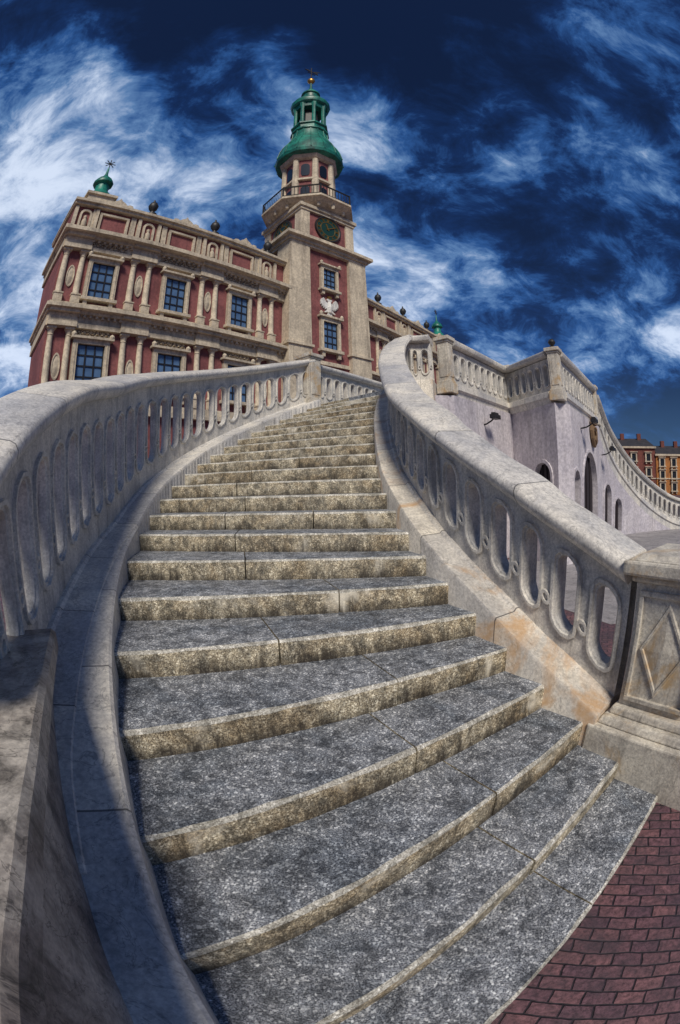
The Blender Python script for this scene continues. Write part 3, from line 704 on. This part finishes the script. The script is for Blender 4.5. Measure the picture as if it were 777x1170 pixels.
mb=MB();tube(mb,[(0,0,54.5),(0,0,58.2)],.08,6);tube(mb,[(-.6,0,56.4),(.6,0,56.4)],.07,6)
mb.prismy([(-1.1,57.0),(-.5,57.25),(.2,57.1),(.6,57.5),(1.6,58.1),(.9,57.3),(1.1,56.75),(.3,56.85),(-.4,56.8)],-.05,.05)
mk('weather_vane',mb,['iron'],sp)
M['eagle']=stone('white_relief',(.80,.79,.75),(.68,.66,.62),(.35,.32,.3),1,10,vein=0)
eg=thing('eagle_relief',(0,0,0),TT,'white carved crowned eagle emblem on the maroon tower wall','emblem')
eg.location=Vector((-2.27,34.8,0))+Matrix.Rotation(TT,3,'Z')@Vector((0,FY-.01,15.75))
half=[(0,1.25),(.08,1.32),(.2,1.3),(.28,1.18),(.17,1.12),(.13,1.0),(.2,.88),(.38,1.0),(.48,1.2),(.62,1.32),(.8,1.2),(.9,.95),(.88,.65),(.78,.75),(.76,.48),(.66,.6),(.62,.35),(.5,.5),(.44,.28),(.32,.42),(.25,.3),(.45,.1),(.6,.02),(.4,-.0),(.22,.1),(.15,.0),(.28,-.25),(.15,-.2),(0,-.35)]
poly=half+[(-x,z) for x,z in half[-2:0:-1]]
mb=MB();mb.prismy([(x*1.0,z*1.0) for x,z in poly],-.14,.0)
mb.lathe([(.16,.05),(.22,.5),(.14,.9),(.1,1.0)],10,0,-.12)
mk('eagle_body',mb,['eagle'],eg)
mb=MB();mb.prismy([(-.15,1.32),(-.2,1.55),(-.08,1.46),(0,1.6),(.08,1.46),(.2,1.55),(.15,1.32)],-.18,-.0);mk('crown',mb,['gold'],eg)
# ------------------------------------------------------------ far tenement houses
def house(x,y,w,h,mat,rot,label,roofh=2.0,nx=5):
    e=thing('tenement_house',(x,y,0),rot,label,'house','tenement houses across the square')
    mb=MB();mb.box(0,w,0,12,0,h);mk('wall',mb,[mat],e)
    mb=MB();mb.box(-.2,w+.2,-.35,12.1,h,h+.35);mk('cornice',mb,['cream'],e)
    mb=MB();mb.box(0,w,-.12,.01,3.0,3.2);mk('string_course',mb,['cream'],e)
    mb=MB();z=h+.35;mb.loft([[(0,-.2,z),(w,-.2,z),(w,12,z),(0,12,z)],[(.8,5,z+roofh),(w-.8,5,z+roofh),(w-.8,7,z+roofh),(.8,7,z+roofh)]])
    r=mk('roof',mb,['roof'],e)
    for fx in(.3,.7):
        mb=MB();mb.box(w*fx,w*fx+.8,4,5,z+.8,z+roofh+.9);mk('chimney',mb,['redhouse'],r)
    wn=None
    for fl in range(3):
        for i in range(nx):
            X=w*(i+.5)/nx;Z=.8+fl*(h-.4)/3
            if wn is None: wn=window_mesh(e,.85,1.35,(X,0,Z),'dglass',2,3,orn=False)
            else: dup(wn,e,(X,0,Z))
rt=math.radians(-28)
hx,hy=51.5,69.5
for w_,h_,mt,lb_ in((9.5,8.8,'redhouse','three storey dark red tenement house with white framed windows'),(8,7.4,'orange','three storey orange tenement house with pale window frames'),(13,8.6,'redhouse','three storey dark red tenement house with white framed windows'),(13,7.4,'orange','three storey orange tenement house with pale window frames')):
    house(hx,hy,w_,h_,mt,rt,lb_,nx=max(3,int(w_/2.6)));hx+=(w_+.15)*math.cos(rt);hy+=(w_+.15)*math.sin(rt)
# ------------------------------------------------------------ light
sv=Vector((.05,-.70,.71)).normalized()
sun=bpy.data.lights.new('sun','SUN');sun.energy=3.2;sun.angle=math.radians(14);sun.color=(1,.92,.80)
so=bpy.data.objects.new('sun',sun);sc.collection.objects.link(so);so.rotation_euler=sv.to_track_quat('Z','Y').to_euler()
W=bpy.data.worlds.new("World");sc.world=W;W.use_nodes=True
nt=NT(W.node_tree);bg=W.node_tree.nodes['Background']
sky=nt.n('ShaderNodeTexSky',sky_type='NISHITA',sun_disc=False)
sky.sun_elevation=math.asin(sv.z);sky.sun_rotation=math.atan2(sv.x,sv.y)
tc=nt.n('ShaderNodeTexCoord').outputs['Generated']
nrm=nt.n('ShaderNodeVectorMath',operation='NORMALIZE');nt.set(nrm.inputs[0],tc);d=nrm.outputs[0]
sep=nt.n('ShaderNodeSeparateXYZ');nt.set(sep.inputs[0],d);zz=nt.math('MAXIMUM',sep.outputs[2],0.0)
den=nt.math('ADD',zz,.50)
pv=nt.n('ShaderNodeVectorMath',operation='DIVIDE');nt.set(pv.inputs[0],d)
cmb=nt.n('ShaderNodeCombineXYZ')
for i in range(3): nt.set(cmb.inputs[i],den)
nt.nt.links.new(cmb.outputs[0],pv.inputs[1]);pv=pv.outputs[0]
pm=nt.mapping(pv,(1.0,1.3,1.0),(0,0,math.radians(-35)))
n1=nt.noise(pm,2.6,6,.58,.45);n2=nt.noise(pm,8.0,6,.70,.5);n3=nt.noise(pv,1.3,3,.5,.3)
def lobe(v,a,b,amt):
    v=Vector(v).normalized();o=nt.n('ShaderNodeVectorMath',operation='DOT_PRODUCT');nt.set(o.inputs[0],d);o.inputs[1].default_value=v
    return nt.rng(o.outputs['Value'],a,b,0,amt)
dens=nt.math('ADD',nt.math('MULTIPLY',n1,1.25),nt.math('MULTIPLY',n2,.60))
dens=nt.math('ADD',dens,nt.math('MULTIPLY',nt.math('SUBTRACT',n3,.5),.5))
for l in [lobe((-.33,.66,.67),.80,.99,.05),lobe((-.45,.40,.80),.86,.99,.03),lobe((-.70,.62,.36),.80,.99,.20),lobe((.12,.76,.64),.94,.995,.14),lobe((.50,.30,.80),.88,.99,.12),lobe((.6,.7,.25),.9,.99,.08)]:
    dens=nt.math('ADD',dens,l)
for l in [lobe((-.05,.10,.99),.84,.98,.20),lobe((-.10,.42,.90),.95,.995,.12),lobe((.40,.62,.66),.93,.99,.05),lobe((.22,.45,.86),.94,.995,.14)]:
    dens=nt.math('SUBTRACT',dens,l)
cl=nt.rng(dens,.74,1.34)
ramp=nt.n('ShaderNodeValToRGB');nt.set(ramp.inputs[0],cl)
el=ramp.color_ramp.elements;el[0].position=0;el[0].color=(.0015,.004,.016,1);el[1].position=1;el[1].color=(.66,.75,.90,1)
for p,c in((.20,(.004,.017,.070,1)),(.40,(.020,.075,.23,1)),(.62,(.10,.20,.39,1)),(.82,(.31,.41,.59,1))):
    e_=el.new(p);e_.color=c
low_=nt.rng(sep.outputs[2],-.02,.30,.30,0.0)
col=nt.mix(low_,ramp.outputs[0],(.08,.20,.42))
skyc=nt.mix(1.0,sky.outputs[0],(.006,.009,.015),'MULTIPLY')
tot=nt.mix(1.0,col,skyc,'ADD')
nt.set(bg.inputs[0],tot);bg.inputs[1].default_value=1.0
